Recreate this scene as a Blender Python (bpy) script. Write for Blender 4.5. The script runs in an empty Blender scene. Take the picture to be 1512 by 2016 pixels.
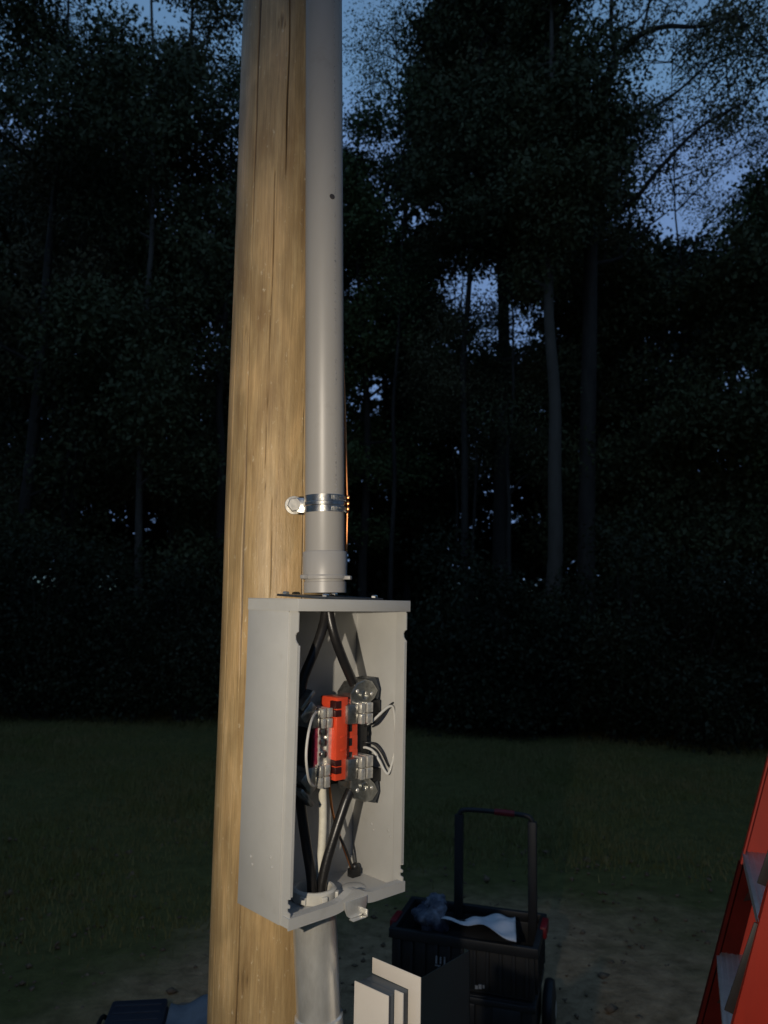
import bpy, bmesh, math, random
import numpy as np
from mathutils import Vector, Matrix
R = math.radians
random.seed(7); rng = np.random.default_rng(7)
S = bpy.context.scene
COL = S.collection

# ------------------------------------------------------------------ camera
CAM = Vector((0, 0, 1.6)); PITCH = 0.11534; ROLL = 0.0181; FPX = 1515.0
Rv = Vector((1, 0, 0)); Fv = Vector((0, math.cos(PITCH), math.sin(PITCH))); Uv = Vector((0, -math.sin(PITCH), math.cos(PITCH)))
cx = Rv*math.cos(ROLL) + Uv*math.sin(ROLL); cy = -Rv*math.sin(ROLL) + Uv*math.cos(ROLL)
cd = bpy.data.cameras.new('camera'); cam = bpy.data.objects.new('camera', cd); COL.objects.link(cam)
M = Matrix((cx, cy, -Fv)).transposed().to_4x4(); M.translation = CAM
cam.matrix_world = M
cd.sensor_fit = 'VERTICAL'; cd.sensor_height = 36; cd.lens = FPX/2016*36
cd.clip_start = 0.02; cd.clip_end = 600
cd.dof.use_dof = True; cd.dof.focus_distance = 1.15; cd.dof.aperture_fstop = 8
S.camera = cam

def ray(px, py):
    a = (px-756)/FPX; b = -(py-1008)/FPX
    return (cx*a + cy*b + Fv)
def at(px, py, Y):
    """world point seen at photograph pixel px,py at distance Y ahead"""
    d = ray(px, py); return CAM + d*(Y/d.y)
def ground_at(px, py, z=0):
    d = ray(px, py); return CAM + d*((z-CAM.z)/d.z)

# ------------------------------------------------------------------ world: dusk sky
W = bpy.data.worlds.new('World'); S.world = W; W.use_nodes = True
nt = W.node_tree; bg = nt.nodes['Background']
sky = nt.nodes.new('ShaderNodeTexSky'); sky.sky_type = 'NISHITA'; sky.sun_disc = False
sky.sun_elevation = R(6.0); sky.sun_rotation = R(180); sky.ozone_density = 3.0; sky.dust_density = 0.6
mn = nt.nodes.new('ShaderNodeVectorMath'); mn.operation = 'MINIMUM'; mn.inputs[1].default_value = (.50, 1.0, 2.1)
tn = nt.nodes.new('ShaderNodeVectorMath'); tn.operation = 'MULTIPLY'; tn.inputs[1].default_value = (1.18, 1.00, .90)
nt.links.new(sky.outputs[0], mn.inputs[0]); nt.links.new(mn.outputs[0], tn.inputs[0]); nt.links.new(tn.outputs[0], bg.inputs['Color'])
bg.inputs['Strength'].default_value = 0.108
S.view_settings.view_transform = 'Standard'; S.view_settings.look = 'None'
S.view_settings.exposure = 1.2; S.view_settings.gamma = 1; S.view_settings.use_curve_mapping = False

# ------------------------------------------------------------------ hand-held work lamp left of the camera (it lights the pole and box in the photograph)
fl = bpy.data.lights.new('work_lamp', 'SPOT'); fl.energy = 22; fl.color = (1.0, 0.885, 0.72)
fl.spot_size = R(101); fl.spot_blend = 1.0; fl.shadow_soft_size = 0.010
flo = bpy.data.objects.new('work_lamp', fl); COL.objects.link(flo)
flo.location = (-.31, 0.0, 1.61)
flo.rotation_euler = (Vector((-.04, 1.15, 1.56))-Vector(flo.location)).to_track_quat('-Z', 'Y').to_euler()

S.cycles.use_denoising = True
S.cycles.max_bounces = 6; S.cycles.diffuse_bounces = 3; S.cycles.glossy_bounces = 3
S.cycles.transparent_max_bounces = 8

# ------------------------------------------------------------------ helpers
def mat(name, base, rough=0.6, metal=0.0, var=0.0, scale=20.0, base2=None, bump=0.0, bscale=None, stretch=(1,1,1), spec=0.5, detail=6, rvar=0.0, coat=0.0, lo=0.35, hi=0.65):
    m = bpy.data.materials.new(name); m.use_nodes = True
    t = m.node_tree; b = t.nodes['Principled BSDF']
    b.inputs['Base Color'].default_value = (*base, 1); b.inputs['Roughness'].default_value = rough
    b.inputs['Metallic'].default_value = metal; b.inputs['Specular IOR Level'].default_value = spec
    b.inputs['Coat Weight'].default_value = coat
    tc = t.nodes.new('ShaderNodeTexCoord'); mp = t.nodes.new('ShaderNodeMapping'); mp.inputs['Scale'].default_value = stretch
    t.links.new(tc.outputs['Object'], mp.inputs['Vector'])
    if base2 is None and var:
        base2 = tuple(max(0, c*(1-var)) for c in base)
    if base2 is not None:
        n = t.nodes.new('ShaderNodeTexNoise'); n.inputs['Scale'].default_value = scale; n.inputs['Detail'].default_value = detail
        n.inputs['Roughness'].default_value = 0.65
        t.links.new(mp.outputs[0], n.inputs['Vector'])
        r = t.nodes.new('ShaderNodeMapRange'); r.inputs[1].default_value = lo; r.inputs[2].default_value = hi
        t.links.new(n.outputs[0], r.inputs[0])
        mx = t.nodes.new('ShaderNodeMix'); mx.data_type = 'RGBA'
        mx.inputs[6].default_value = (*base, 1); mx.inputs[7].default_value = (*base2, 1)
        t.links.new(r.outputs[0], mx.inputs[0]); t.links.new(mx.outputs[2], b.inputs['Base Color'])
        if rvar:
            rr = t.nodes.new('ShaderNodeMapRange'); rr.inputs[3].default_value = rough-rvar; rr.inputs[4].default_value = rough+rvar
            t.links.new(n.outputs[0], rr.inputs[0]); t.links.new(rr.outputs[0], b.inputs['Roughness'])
    if bump:
        n2 = t.nodes.new('ShaderNodeTexNoise'); n2.inputs['Scale'].default_value = bscale or scale; n2.inputs['Detail'].default_value = 5
        t.links.new(mp.outputs[0], n2.inputs['Vector'])
        bp_ = t.nodes.new('ShaderNodeBump'); bp_.inputs['Strength'].default_value = bump; bp_.inputs['Distance'].default_value = 0.002
        t.links.new(n2.outputs[0], bp_.inputs['Height']); t.links.new(bp_.outputs[0], b.inputs['Normal'])
    return m

class MB:
    def __init__(s): s.b = bmesh.new()
    def box(s, c, size, bev=0.0, mtx=None):
        vs = []
        for x in (-.5, .5):
            for y in (-.5, .5):
                for z in (-.5, .5):
                    p = Vector((c[0]+x*size[0], c[1]+y*size[1], c[2]+z*size[2]))
                    vs.append(s.b.verts.new(p))
        F = [(0,1,3,2),(4,6,7,5),(0,4,5,1),(2,3,7,6),(0,2,6,4),(1,5,7,3)]
        fs = [s.b.faces.new([vs[i] for i in f]) for f in F]
        if mtx is not None:
            for v in vs: v.co = mtx @ v.co
        if bev:
            es = list({e for f in fs for e in f.edges})
            bmesh.ops.bevel(s.b, geom=es, offset=bev, segments=2, affect='EDGES', profile=0.5)
        return s
    def span(s, a, b, bev=0.0):
        c = [(a[i]+b[i])/2 for i in range(3)]; z = [abs(b[i]-a[i]) for i in range(3)]
        return s.box(c, z, bev)
    def prism(s, pts, e, bev=0.0):
        """pts: list of 3D points (planar polygon); e: extrusion vector"""
        e = Vector(e); A = [s.b.verts.new(Vector(p)) for p in pts]; B = [s.b.verts.new(Vector(p)+e) for p in pts]
        n = len(pts); fs = [s.b.faces.new(A[::-1]), s.b.faces.new(B)]
        for i in range(n):
            j = (i+1) % n; fs.append(s.b.faces.new((A[i], A[j], B[j], B[i])))
        if bev:
            es = list({ed for f in fs[:2] for ed in f.edges})
            bmesh.ops.bevel(s.b, geom=es, offset=bev, segments=2, affect='EDGES', profile=0.5)
        return s
    def tube(s, pts, rad, seg=12, cap=True, smooth_n=0, flat=1.0):
        pts = [Vector(p) for p in pts]
        if not isinstance(rad, (list, tuple)): rad = [rad]*len(pts)
        if smooth_n:
            P = []; Q = []
            n = len(pts)
            for i in range(n-1):
                p0 = pts[max(i-1,0)]; p1 = pts[i]; p2 = pts[i+1]; p3 = pts[min(i+2,n-1)]
                for k in range(smooth_n):
                    t = k/smooth_n
                    P.append(0.5*((2*p1)+(p2-p0)*t+(2*p0-5*p1+4*p2-p3)*t*t+(3*p1-p0-3*p2+p3)*t**3))
                    Q.append(rad[i]*(1-t)+rad[i+1]*t)
            P.append(pts[-1]); Q.append(rad[-1]); pts, rad = P, Q
        rings = []; up = None
        for i, p in enumerate(pts):
            d = (pts[min(i+1, len(pts)-1)]-pts[max(i-1, 0)]).normalized()
            if up is None:
                up = Vector((0,0,1)) if abs(d.z) < 0.9 else Vector((1,0,0))
            x = (up - d*up.dot(d)).normalized(); up = x; y = d.cross(x)
            rings.append([s.b.verts.new(p + (x*math.cos(a)+y*math.sin(a)*flat)*rad[i]) for a in [2*math.pi*k/seg for k in range(seg)]])
        for a, b in zip(rings, rings[1:]):
            for k in range(seg):
                j = (k+1) % seg; s.b.faces.new((a[k], a[j], b[j], b[k]))
        if cap:
            s.b.faces.new(rings[0][::-1]); s.b.faces.new(rings[-1])
        return s
    def lathe(s, prof, c=(0,0,0), axis=(0,0,1), seg=48, phase=0.0):
        """prof: (radius, height) list, closed loop when first==last"""
        ax = Vector(axis).normalized(); t = Vector((1,0,0)) if abs(ax.x) < .9 else Vector((0,1,0))
        x = (t-ax*t.dot(ax)).normalized(); y = ax.cross(x); c = Vector(c)
        loop = prof[0] == prof[-1]; pr = prof[:-1] if loop else prof
        rings = [[s.b.verts.new(c+ax*h+(x*math.cos(a)+y*math.sin(a))*r) for a in [phase+2*math.pi*k/seg for k in range(seg)]] for r, h in pr]
        pairs = list(zip(rings, rings[1:])) + ([(rings[-1], rings[0])] if loop else [])
        for a, b in pairs:
            for k in range(seg):
                j = (k+1) % seg; s.b.faces.new((a[k], a[j], b[j], b[k]))
        if not loop:
            if pr[0][0] > 1e-6: s.b.faces.new(rings[0][::-1])
            if pr[-1][0] > 1e-6: s.b.faces.new(rings[-1])
        return s
    def ball(s, c, r, sc=(1,1,1)):
        q = bmesh.ops.create_uvsphere(s.b, u_segments=16, v_segments=10, radius=r)
        for v in q['verts']: v.co = Vector((v.co.x*sc[0]+c[0], v.co.y*sc[1]+c[1], v.co.z*sc[2]+c[2]))
        return s
    def build(s, name, m, parent=None, smooth=True, ang=35):
        bmesh.ops.recalc_face_normals(s.b, faces=s.b.faces)
        me = bpy.data.meshes.new(name); s.b.to_mesh(me); s.b.free()
        me.materials.append(m)
        if smooth:
            me.polygons.foreach_set('use_smooth', [True]*len(me.polygons))
            me.set_sharp_from_angle(angle=R(ang))
        o = bpy.data.objects.new(name, me); COL.objects.link(o)
        if parent is not None: o.parent = parent
        return o

def tag(o, label=None, cat=None, group=None, kind=None):
    if label: o['label'] = label
    if cat: o['category'] = cat
    if group: o['group'] = group
    if kind: o['kind'] = kind
    return o
def empty(name, loc, rz=0.0):
    o = bpy.data.objects.new(name, None); COL.objects.link(o); o.location = loc; o.rotation_euler = (0, 0, rz); o.empty_display_size = .1
    return o
def np_mesh(name, V, F, m, parent=None):
    """V (n,3), F (k,4)"""
    me = bpy.data.meshes.new(name)
    me.vertices.add(len(V)); me.vertices.foreach_set('co', np.asarray(V, np.float32).ravel())
    k = F.shape[1]
    me.loops.add(F.size); me.loops.foreach_set('vertex_index', F.astype(np.int32).ravel())
    me.polygons.add(len(F)); me.polygons.foreach_set('loop_start', np.arange(0, F.size, k, dtype=np.int32))
    me.update(calc_edges=True); me.validate()
    me.materials.append(m)
    o = bpy.data.objects.new(name, me); COL.objects.link(o)
    if parent is not None: o.parent = parent
    return o

# ------------------------------------------------------------------ materials
m_paint = mat('grey_enclosure_paint', (.455,.45,.425), .42, var=.07, scale=14, bump=.05, bscale=420, rvar=.06)
def smudge(m, col, sc, lo, hi, amt):
    t = m.node_tree; b = t.nodes['Principled BSDF']; src = b.inputs['Base Color'].links[0].from_socket
    tc = t.nodes.new('ShaderNodeTexCoord'); n = t.nodes.new('ShaderNodeTexNoise'); n.inputs['Scale'].default_value = sc; n.inputs['Detail'].default_value = 9; n.inputs['Roughness'].default_value = .7
    t.links.new(tc.outputs['Object'], n.inputs['Vector']); r = t.nodes.new('ShaderNodeMapRange'); r.inputs[1].default_value = lo; r.inputs[2].default_value = hi; r.inputs[4].default_value = amt
    t.links.new(n.outputs[0], r.inputs[0]); x = t.nodes.new('ShaderNodeMix'); x.data_type = 'RGBA'; x.inputs[7].default_value = (*col, 1)
    t.links.new(r.outputs[0], x.inputs[0]); t.links.new(src, x.inputs[6]); t.links.new(x.outputs[2], b.inputs['Base Color'])
smudge(m_paint, (.30,.28,.24), 26, .58, .78, .35); smudge(m_paint, (.62,.61,.58), 85, .66, .76, .5)
m_pvc = mat('grey_pvc', (.345,.33,.31), .40, var=.10, scale=9, bump=.04, bscale=120, stretch=(1,1,.25), rvar=.05)
smudge(m_pvc, (.22,.20,.17), 18, .58, .76, .4); smudge(m_pvc, (.5,.49,.47), 60, .68, .78, .5)
m_galv = mat('galvanised_steel', (.84,.82,.76), .33, metal=.62, base2=(.62,.60,.55), scale=38, bump=.15, bscale=160, stretch=(1,1,.35), rvar=.1)
m_steel = mat('bright_zinc', (.66,.65,.61), .27, metal=1, base2=(.5,.49,.47), scale=90, bump=.1, bscale=200)
m_zinc = mat('dull_zinc', (.62,.60,.55), .42, metal=.8, base2=(.42,.40,.36), scale=60, bump=.2, bscale=150)
m_alu = mat('tinned_aluminium', (.93,.90,.82), .30, metal=.65, base2=(.6,.57,.52), scale=120, bump=.08)
m_lug = mat('cast_aluminium', (.46,.46,.43), .30, metal=.9, base2=(.25,.25,.23), scale=90, bump=.2, bscale=260)
m_red = mat('red_insulator', (.72,.07,.025), .38, var=.15, scale=40, bump=.05)
m_recess_shade = mat('dark_red_recess_shade', (.045,.006,.005), .5, var=.3, scale=40)
m_pink = mat('pink_plastic', (.26,.018,.045), .4, var=.2, scale=60)
m_blackp = mat('black_plastic', (.012,.012,.013), .42, var=.4, scale=30, bump=.06)
m_cable = mat('black_cable_jacket', (.018,.017,.017), .33, var=.4, scale=60, bump=.1, bscale=300)
m_white = mat('white_insulation', (.60,.59,.55), .25, var=.12, scale=60)
m_cream = mat('cream_insulation', (.74,.70,.58), .5, var=.15, scale=120)
m_copper = mat('bare_copper', (.85,.36,.14), .3, metal=1, base2=(.6,.22,.09), scale=50)
m_plate = mat('dark_hub_plate', (.09,.10,.11), .35, metal=.6, var=.3, scale=30)
m_dot = mat('burn_mark', (.05,.04,.035), .6, var=.3)
m_bush = mat('white_bushing_plastic', (.58,.56,.50), .4, var=.12, scale=50)

# ------------------------------------------------------------------ utility pole
def make_pole():
    P0 = Vector((-.182, 1.349)); nA, nZ = 560, 420
    z0, z1 = -0.4, 4.6
    m = bpy.data.materials.new('treated_pine'); m.use_nodes = True; t = m.node_tree; b = t.nodes['Principled BSDF']
    def N(k, **kw):
        n = t.nodes.new(k)
        for a, v in kw.items(): setattr(n, a, v)
        return n
    L = t.links.new
    tc = N('ShaderNodeTexCoord')
    mp = N('ShaderNodeMapping'); mp.inputs['Scale'].default_value = (1,1,.075); L(tc.outputs['Object'], mp.inputs[0])
    g = N('ShaderNodeTexNoise'); g.inputs['Scale'].default_value = 70; g.inputs['Detail'].default_value = 8; g.inputs['Roughness'].default_value = .7; g.inputs['Distortion'].default_value=.4; L(mp.outputs[0], g.inputs['Vector'])
    mp2 = N('ShaderNodeMapping'); mp2.inputs['Scale'].default_value = (1,1,.30); L(tc.outputs['Object'], mp2.inputs[0])
    bl = N('ShaderNodeTexNoise'); bl.inputs['Scale'].default_value = 23; bl.inputs['Detail'].default_value = 5; bl.inputs['Distortion'].default_value=.5; L(mp2.outputs[0], bl.inputs['Vector'])
    mp3 = N('ShaderNodeMapping'); mp3.inputs['Scale'].default_value = (1,1,.45); L(tc.outputs['Object'], mp3.inputs[0])
    fk = N('ShaderNodeTexNoise'); fk.inputs['Scale'].default_value = 120; fk.inputs['Detail'].default_value = 7; fk.inputs['Roughness'].default_value=.75; L(mp3.outputs[0], fk.inputs['Vector'])
    c1 = N('ShaderNodeValToRGB'); e = c1.color_ramp.elements
    e[0].position=.28; e[0].color=(.36,.24,.118,1); e[1].position=.76; e[1].color=(.58,.425,.235,1)
    k = c1.color_ramp.elements.new(.5); k.color=(.455,.312,.155,1)
    L(g.outputs[0], c1.inputs[0])
    c2 = N('ShaderNodeValToRGB'); e = c2.color_ramp.elements
    e[0].position=.34; e[0].color=(.74,.69,.60,1); e[1].position=.66; e[1].color=(1.22,1.18,1.10,1); k=c2.color_ramp.elements.new(.5); k.color=(.94,.93,.86,1)
    L(bl.outputs[0], c2.inputs[0])
    mu = N('ShaderNodeMix', data_type='RGBA', blend_type='MULTIPLY'); mu.inputs[0].default_value=1; L(c1.outputs[0], mu.inputs[6]); L(c2.outputs[0], mu.inputs[7])
    r3 = N('ShaderNodeMapRange'); r3.inputs[1].default_value=.61; r3.inputs[2].default_value=.70; L(fk.outputs[0], r3.inputs[0])
    m3 = N('ShaderNodeMix', data_type='RGBA'); m3.inputs[7].default_value=(.72,.60,.40,1); L(r3.outputs[0], m3.inputs[0]); L(mu.outputs[2], m3.inputs[6])
    at_ = N('ShaderNodeAttribute', attribute_name='crack')
    m4 = N('ShaderNodeMix', data_type='RGBA'); m4.inputs[7].default_value=(.035,.02,.008,1); L(at_.outputs['Fac'], m4.inputs[0]); L(m3.outputs[2], m4.inputs[6])
    mpf = N('ShaderNodeMapping'); mpf.inputs['Scale'].default_value = (1,1,.03); L(tc.outputs['Object'], mpf.inputs[0])
    ff = N('ShaderNodeTexNoise'); ff.inputs['Scale'].default_value = 420; ff.inputs['Detail'].default_value = 4; L(mpf.outputs[0], ff.inputs['Vector'])
    fr = N('ShaderNodeMapRange'); fr.inputs[1].default_value=.3; fr.inputs[2].default_value=.7; fr.inputs[3].default_value=.82; fr.inputs[4].default_value=1.14; L(ff.outputs[0], fr.inputs[0])
    m5 = N('ShaderNodeVectorMath', operation='SCALE'); L(m4.outputs[2], m5.inputs[0]); L(fr.outputs[0], m5.inputs['Scale'])
    L(m5.outputs[0], b.inputs['Base Color'])
    rr = N('ShaderNodeMapRange'); rr.inputs[3].default_value=.52; rr.inputs[4].default_value=.34; L(bl.outputs[0], rr.inputs[0]); L(rr.outputs[0], b.inputs['Roughness'])
    bu = N('ShaderNodeBump'); bu.inputs['Strength'].default_value=.35; bu.inputs['Distance'].default_value=.004; L(g.outputs[0], bu.inputs['Height'])
    bu2 = N('ShaderNodeBump'); bu2.inputs['Strength'].default_value=.35; bu2.inputs['Distance'].default_value=.003; L(fk.outputs[0], bu2.inputs['Height']); L(bu.outputs[0], bu2.inputs['Normal'])
    L(bu2.outputs[0], b.inputs['Normal'])
    a = np.linspace(0, 2*np.pi, nA, endpoint=False)[None,:]; z = np.linspace(z0, z1, nZ)[:,None]
    # angle measured so that 0 faces the camera, positive to the camera's right
    r = .0960 - .0080*(z-1.6)/1.0 + .0012*np.sin(3*a+z*1.3) + .0008*np.sin(7*a+z*2.1) + .0006*np.sin(z*9+2*a)
    crack = np.zeros((nZ, nA))
    rs = np.random.default_rng(3)
    def add(a0, za, zb, wd, wob, ph):
        nonlocal crack
        ac = a0 + wob*np.sin(z*2.3+ph) + wob*.4*np.sin(z*11+ph*2) + wob*.2*np.sin(z*29+ph)
        d = np.abs((a-ac+np.pi) % (2*np.pi) - np.pi)*.09
        w = wd*(.6+.4*np.sin(z*5+ph))*np.clip((z-za)/.12,0,1)*np.clip((zb-z)/.12,0,1)
        crack = np.maximum(crack, np.clip(1.15-d/np.maximum(w,1e-5),0,1)*(w>1e-4))
    add(-.50, 1.45, 4.2, .0026, .02, .3)
    add(-.10, 1.75, 2.35, .0019, .03, 1.3)
    add(.10, 2.3, 3.4, .0018, .03, 2.1)
    add(-.02, 1.50, 1.78, .0017, .02, 4.1)
    add(-.36, -.2, 1.2, .0012, .03, 3.3)
    add(-.95, .3, 2.1, .0010, .03, 5.0)
    for i in range(14):
        za = rs.uniform(-.2,3.6); add(rs.uniform(0,6.28), za, za+rs.uniform(.2,1.1), rs.uniform(.0008,.0016), .02, rs.uniform(0,6))
    def knot(a0, z0_, ra, rz_):
        nonlocal crack
        d = np.sqrt((((a-a0+np.pi)%(2*np.pi)-np.pi)*.09/ra)**2+((z-z0_)/rz_)**2)
        crack = np.maximum(crack, .75*np.clip(1-np.abs(d-1)*3.2,0,1)+.6*np.clip(1-d*2.2,0,1))
    knot(-.02, 2.62, .006, .010); knot(.30, 1.775, .012, .0025); knot(-.30, 1.02, .007, .010); knot(-.62, 2.05, .005, .007)
    r = r - crack*.004
    # small knot dimple
    X = P0.x + r*np.sin(a); Y = P0.y - r*np.cos(a)
    Z = np.repeat(z, nA, 1)
    V = np.stack([X, Y, Z], -1).reshape(-1,3)
    i = np.arange(nZ-1)[:,None]*nA; j = np.arange(nA)[None,:]; j2 = (j+1) % nA
    F = np.stack([i+j, i+j2, i+nA+j2, i+nA+j], -1).reshape(-1,4)
    # leaning slightly: shift with height
    V[:,0] += (V[:,2]-1.6)*-0.0135
    V -= np.array([P0.x, P0.y, 0])
    o = np_mesh('utility_pole', V, F, m)
    o.location = (P0.x, P0.y, 0)
    at2 = o.data.attributes.new('crack', 'FLOAT', 'POINT'); at2.data.foreach_set('value', crack.ravel().astype(np.float32))
    o.data.polygons.foreach_set('use_smooth', [True]*len(o.data.polygons))
    tag(o, 'round tan treated wood pole with long vertical cracks, behind the meter box', 'utility pole')
make_pole()

# ------------------------------------------------------------------ meter socket box  (u: along the front, v: depth, z down)
BYAW = 0.75446; BW, BD, BH = .2197, .1224, .44
BC = Vector((-.11870, 1.08486, 1.6014-BH))       # front left bottom corner
box_root = empty('meter_box', BC, BYAW)
tag(box_root, 'open grey metal meter socket box with red terminal block on the pole', 'meter box')
bu_ = Vector((math.cos(BYAW), math.sin(BYAW), 0)); bv_ = Vector((-math.sin(BYAW), math.cos(BYAW), 0))
def bp(px, py, v):
    """box-local point seen at px,py on the plane at depth v inside the box"""
    d = ray(px, py); n = bv_; t = ((BC + bv_*v) - CAM).dot(n)/d.dot(n); w = CAM + d*t - BC
    return Vector((w.dot(bu_), v, w.z))
def b2w(p): return BC + bu_*p[0] + bv_*p[1] + Vector((0,0,p[2]))
T = .0018
def make_box():
    m = MB()
    m.span((T, BD-T, 0), (BW-T, BD, BH-.001), 0)                # back
    m.span((0, .021, 0), (T, BD, BH-.002), .0007)               # left side
    m.span((BW-T, .021, 0), (BW, BD, BH-.002), .0007)           # right side
    m.span((T, .002, .0002), (BW-T, BD-T, T), 0)                # floor
    # front strips of both sides, jogged inwards and notched for the cover
    def strip(u0, sgn):
        zt = BH-.018; zb = .0
        pts = [(.0205,zb),(0,zb),(0,.020),(.006,.021),(.006,.0255),(.001,.0265),(.001,.030),(.006,.031),(.006,.0365),(0,.038),
               (0,zt-.045),(.003,zt-.043),(.006,zt-.039),(.0065,zt-.034),(.004,zt-.030),(0,zt-.028),(0,zt-.002),(.002,zt+.0005),(.0205,zt+.0005)]
        m.prism([Vector((u0, v, z)) for v, z in pts], (sgn*T, 0, 0), 0)
    strip(.0022, 1); strip(BW-.0022, -1)
    # rolled bead between strip and wall
    for u0, u1 in ((0,.0040),(BW-.0040,BW)):
        m.span((u0, .0195, 0), (u1, .0225, BH-.018), .0012)
    # folded lips at the front edges
    m.span((.0040, .0002, .040), (.0075, .0016, BH-.065), .0005)
    m.span((BW-.0075, .0002, .040), (BW-.0040, .0016, BH-.065), .0005)
    m.build('enclosure', m_paint, box_root)
    # top with a folded front edge
    m = MB()
    m.span((-.0008, -.0010, BH-T), (BW+.0025, BD+.001, BH), .0006)
    m.span((-.0008, -.0028, BH-.0175), (BW+.0025, -.0010, BH), .0007)
    m.span((-.0008, -.0012, BH-.0175), (-.00005, BD, BH-T*.5), 0)
    m.span((BW+.00005, -.0012, BH-.0175), (BW+.0025, .02, BH-T*.5), .0005)
    m.build('top_cover', m_paint, box_root)
    # sill: folded bottom front flange with a hump for the latch
    def hump(u): return .011*math.exp(-((u-.118)/.019)**2)
    us = [0, .02,.05,.07,.08,.088,.095,.102,.108,.114,.120,.126,.132,.139,.146,.154,.165,.185,BW]
    pts = [Vector((u, -.0018, .014+hump(u))) for u in us] + [Vector((u, -.0018, -.001+hump(u)*.85)) for u in us[::-1]]
    m = MB(); m.prism(pts, (0, .0018, 0), 0)
    for a, b in zip(us, us[1:]):
        za, zb = .014+hump(a), .014+hump(b)
        m.prism([(a,0,za),(b,0,zb),(b,0,zb-.0015),(a,0,za-.0015)], (0,.012,0), 0)
    m.build('sill', m_paint, box_root)
    # latch tongue : small bent tab under the hump
    m = MB()
    m.prism([(.097,-.0042,.013),(.139,-.0042,.013),(.139,-.0042,.001),(.133,-.0060,-.0085),(.126,-.0065,-.0105),(.106,-.0065,-.0105),(.100,-.0060,-.006),(.097,-.0045,.002)], (0,.0014,0), .0003)
    m.span((.104,-.0150,-.0122),(.129,-.0052,-.0108), .0006)
    m.span((.1305,-.0145,-.0118),(.1325,-.0050,-.002), .0006)
    m.build('latch', m_galv, box_root)
    # little embossed knock-out rings and spot-weld dimples
    for (v, z) in ((.040,.070),(.044,.082),(.088,.062),(.092,.072)):
        MB().lathe([(.0022,0),(.0022,.0008),(.0012,.0013),(0,.0013)], (-.00005, v, z), (-1,0,0), 14).build('spot_weld', m_paint, box_root)
    for (v, z) in ((.030,.072),(.035,.080),(.070,.074),(.074,.082)):
        MB().lathe([(.0022,0),(.0022,.0008),(.0012,.0013),(0,.0013)], (BW-T+.00005, v, z), (-1,0,0), 14).build('spot_weld', m_paint, box_root)
make_box()

# hub plate on top with its screws
def hub_plate():
    m = MB(); c = Vector((.108, .060, BH+.0035))
    mt = Matrix.Translation(c) @ Matrix.Rotation(R(3), 4, 'Z') @ Matrix.Rotation(R(2.0), 4, 'X')
    m.box((0,0,0), (.122,.112,.0035), .0008, mtx=mt)
    pl = m.build('hub_plate', m_plate, box_root)
    for sx in (-1, 1):
        for sy in (-1, 1):
            s = MB(); p = mt @ Vector((sx*.051, sy*.046, .0012))
            s.lathe([(.0058,0),(.0058,.003),(.0045,.0045),(0,.005)], p, (0,0,1), 6).build('screw', m_steel, pl)
hub_plate()

# ---- terminals inside
def make_jaw(px0, px1, py0, py1, v=.040):
    """stirrup with two pairs of bright spring blades"""
    a = bp(px0, py0, v); b = bp(px1, py1, v)
    w = b.x-a.x; zt, zb = a.z, b.z; zm = (zt+zb)/2
    m = MB(); m.span((a.x, v-.002, zb), (a.x+w*.42, v+.034, zt), .0022)
    m.span((a.x+w*.35, v+.006, zb+.0015), (b.x-.001, v+.030, zt-.0015), .0006)
    j = m.build('jaw', m_lug, blk)
    for x0, x1 in ((.50,.67),(.76,1.0)):
        for z0, z1 in ((zm+.0007, zt+.001),(zb-.001, zm-.0007)):
            MB().span((a.x+w*x0, v-.006, z0), (a.x+w*x1, v+.028, z1), .0008).build('blade', m_alu, j)
    return j
blk = empty('terminal_block', (0,0,0)); blk.parent = box_root
def part(m, name, mt): return m.build(name, mt, blk)
def qspan(px0, py0, px1, py1, v0, v1, bev=.0008, m=None):
    a = bp(px0, py0, v0); b = bp(px1, py1, v0); m = m or MB()
    return m.span((a.x, v0, b.z), (b.x, v1, a.z), bev)
# red insulator : tall bar with forked ends and a stepped, slotted wing
m = MB()
qspan(664,1374,682,1534,.040,.078,.0012,m)
qspan(683,1420,704,1448,.050,.080,.0012,m)
qspan(683,1450,704,1475,.050,.080,.0012,m)
qspan(683,1477,704,1503,.050,.080,.0012,m)
for (y0,y1) in ((1428,1440),(1457,1469),(1484,1496)):
    pass
qspan(672,1378,690,1392,.046,.082,.001,m); qspan(672,1516,690,1530,.046,.082,.001,m)
part(m, 'insulator', m_red)
for (y0,y1) in ((1426,1440),(1454,1468),(1481,1496)):
    part(qspan(688,y0,693,y1,.0488,.052,.0003), 'slot_insert', m_blackp)
for y0,y1 in ((1381,1395),(1399,1411),(1498,1508),(1512,1523)):
    part(qspan(661,y0,672,y1,.0385,.052,.0006), 'clip', m_recess_shade)  # dark boxes painting the shade of the cavities in the red bar
part(qspan(672,1450,681,1452,.0385,.042,.0002), 'rib', m_red); part(qspan(672,1476,681,1478,.0385,.042,.0002), 'rib', m_red)
m = MB()
qspan(704,1424,722,1506,.062,.100,.002,m); qspan(650,1372,700,1536,.081,.105,.002,m)
qspan(722,1440,726,1448,.066,.09,.001,m); qspan(722,1478,727,1486,.066,.09,.001,m)
part(m, 'base', m_blackp)
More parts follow.
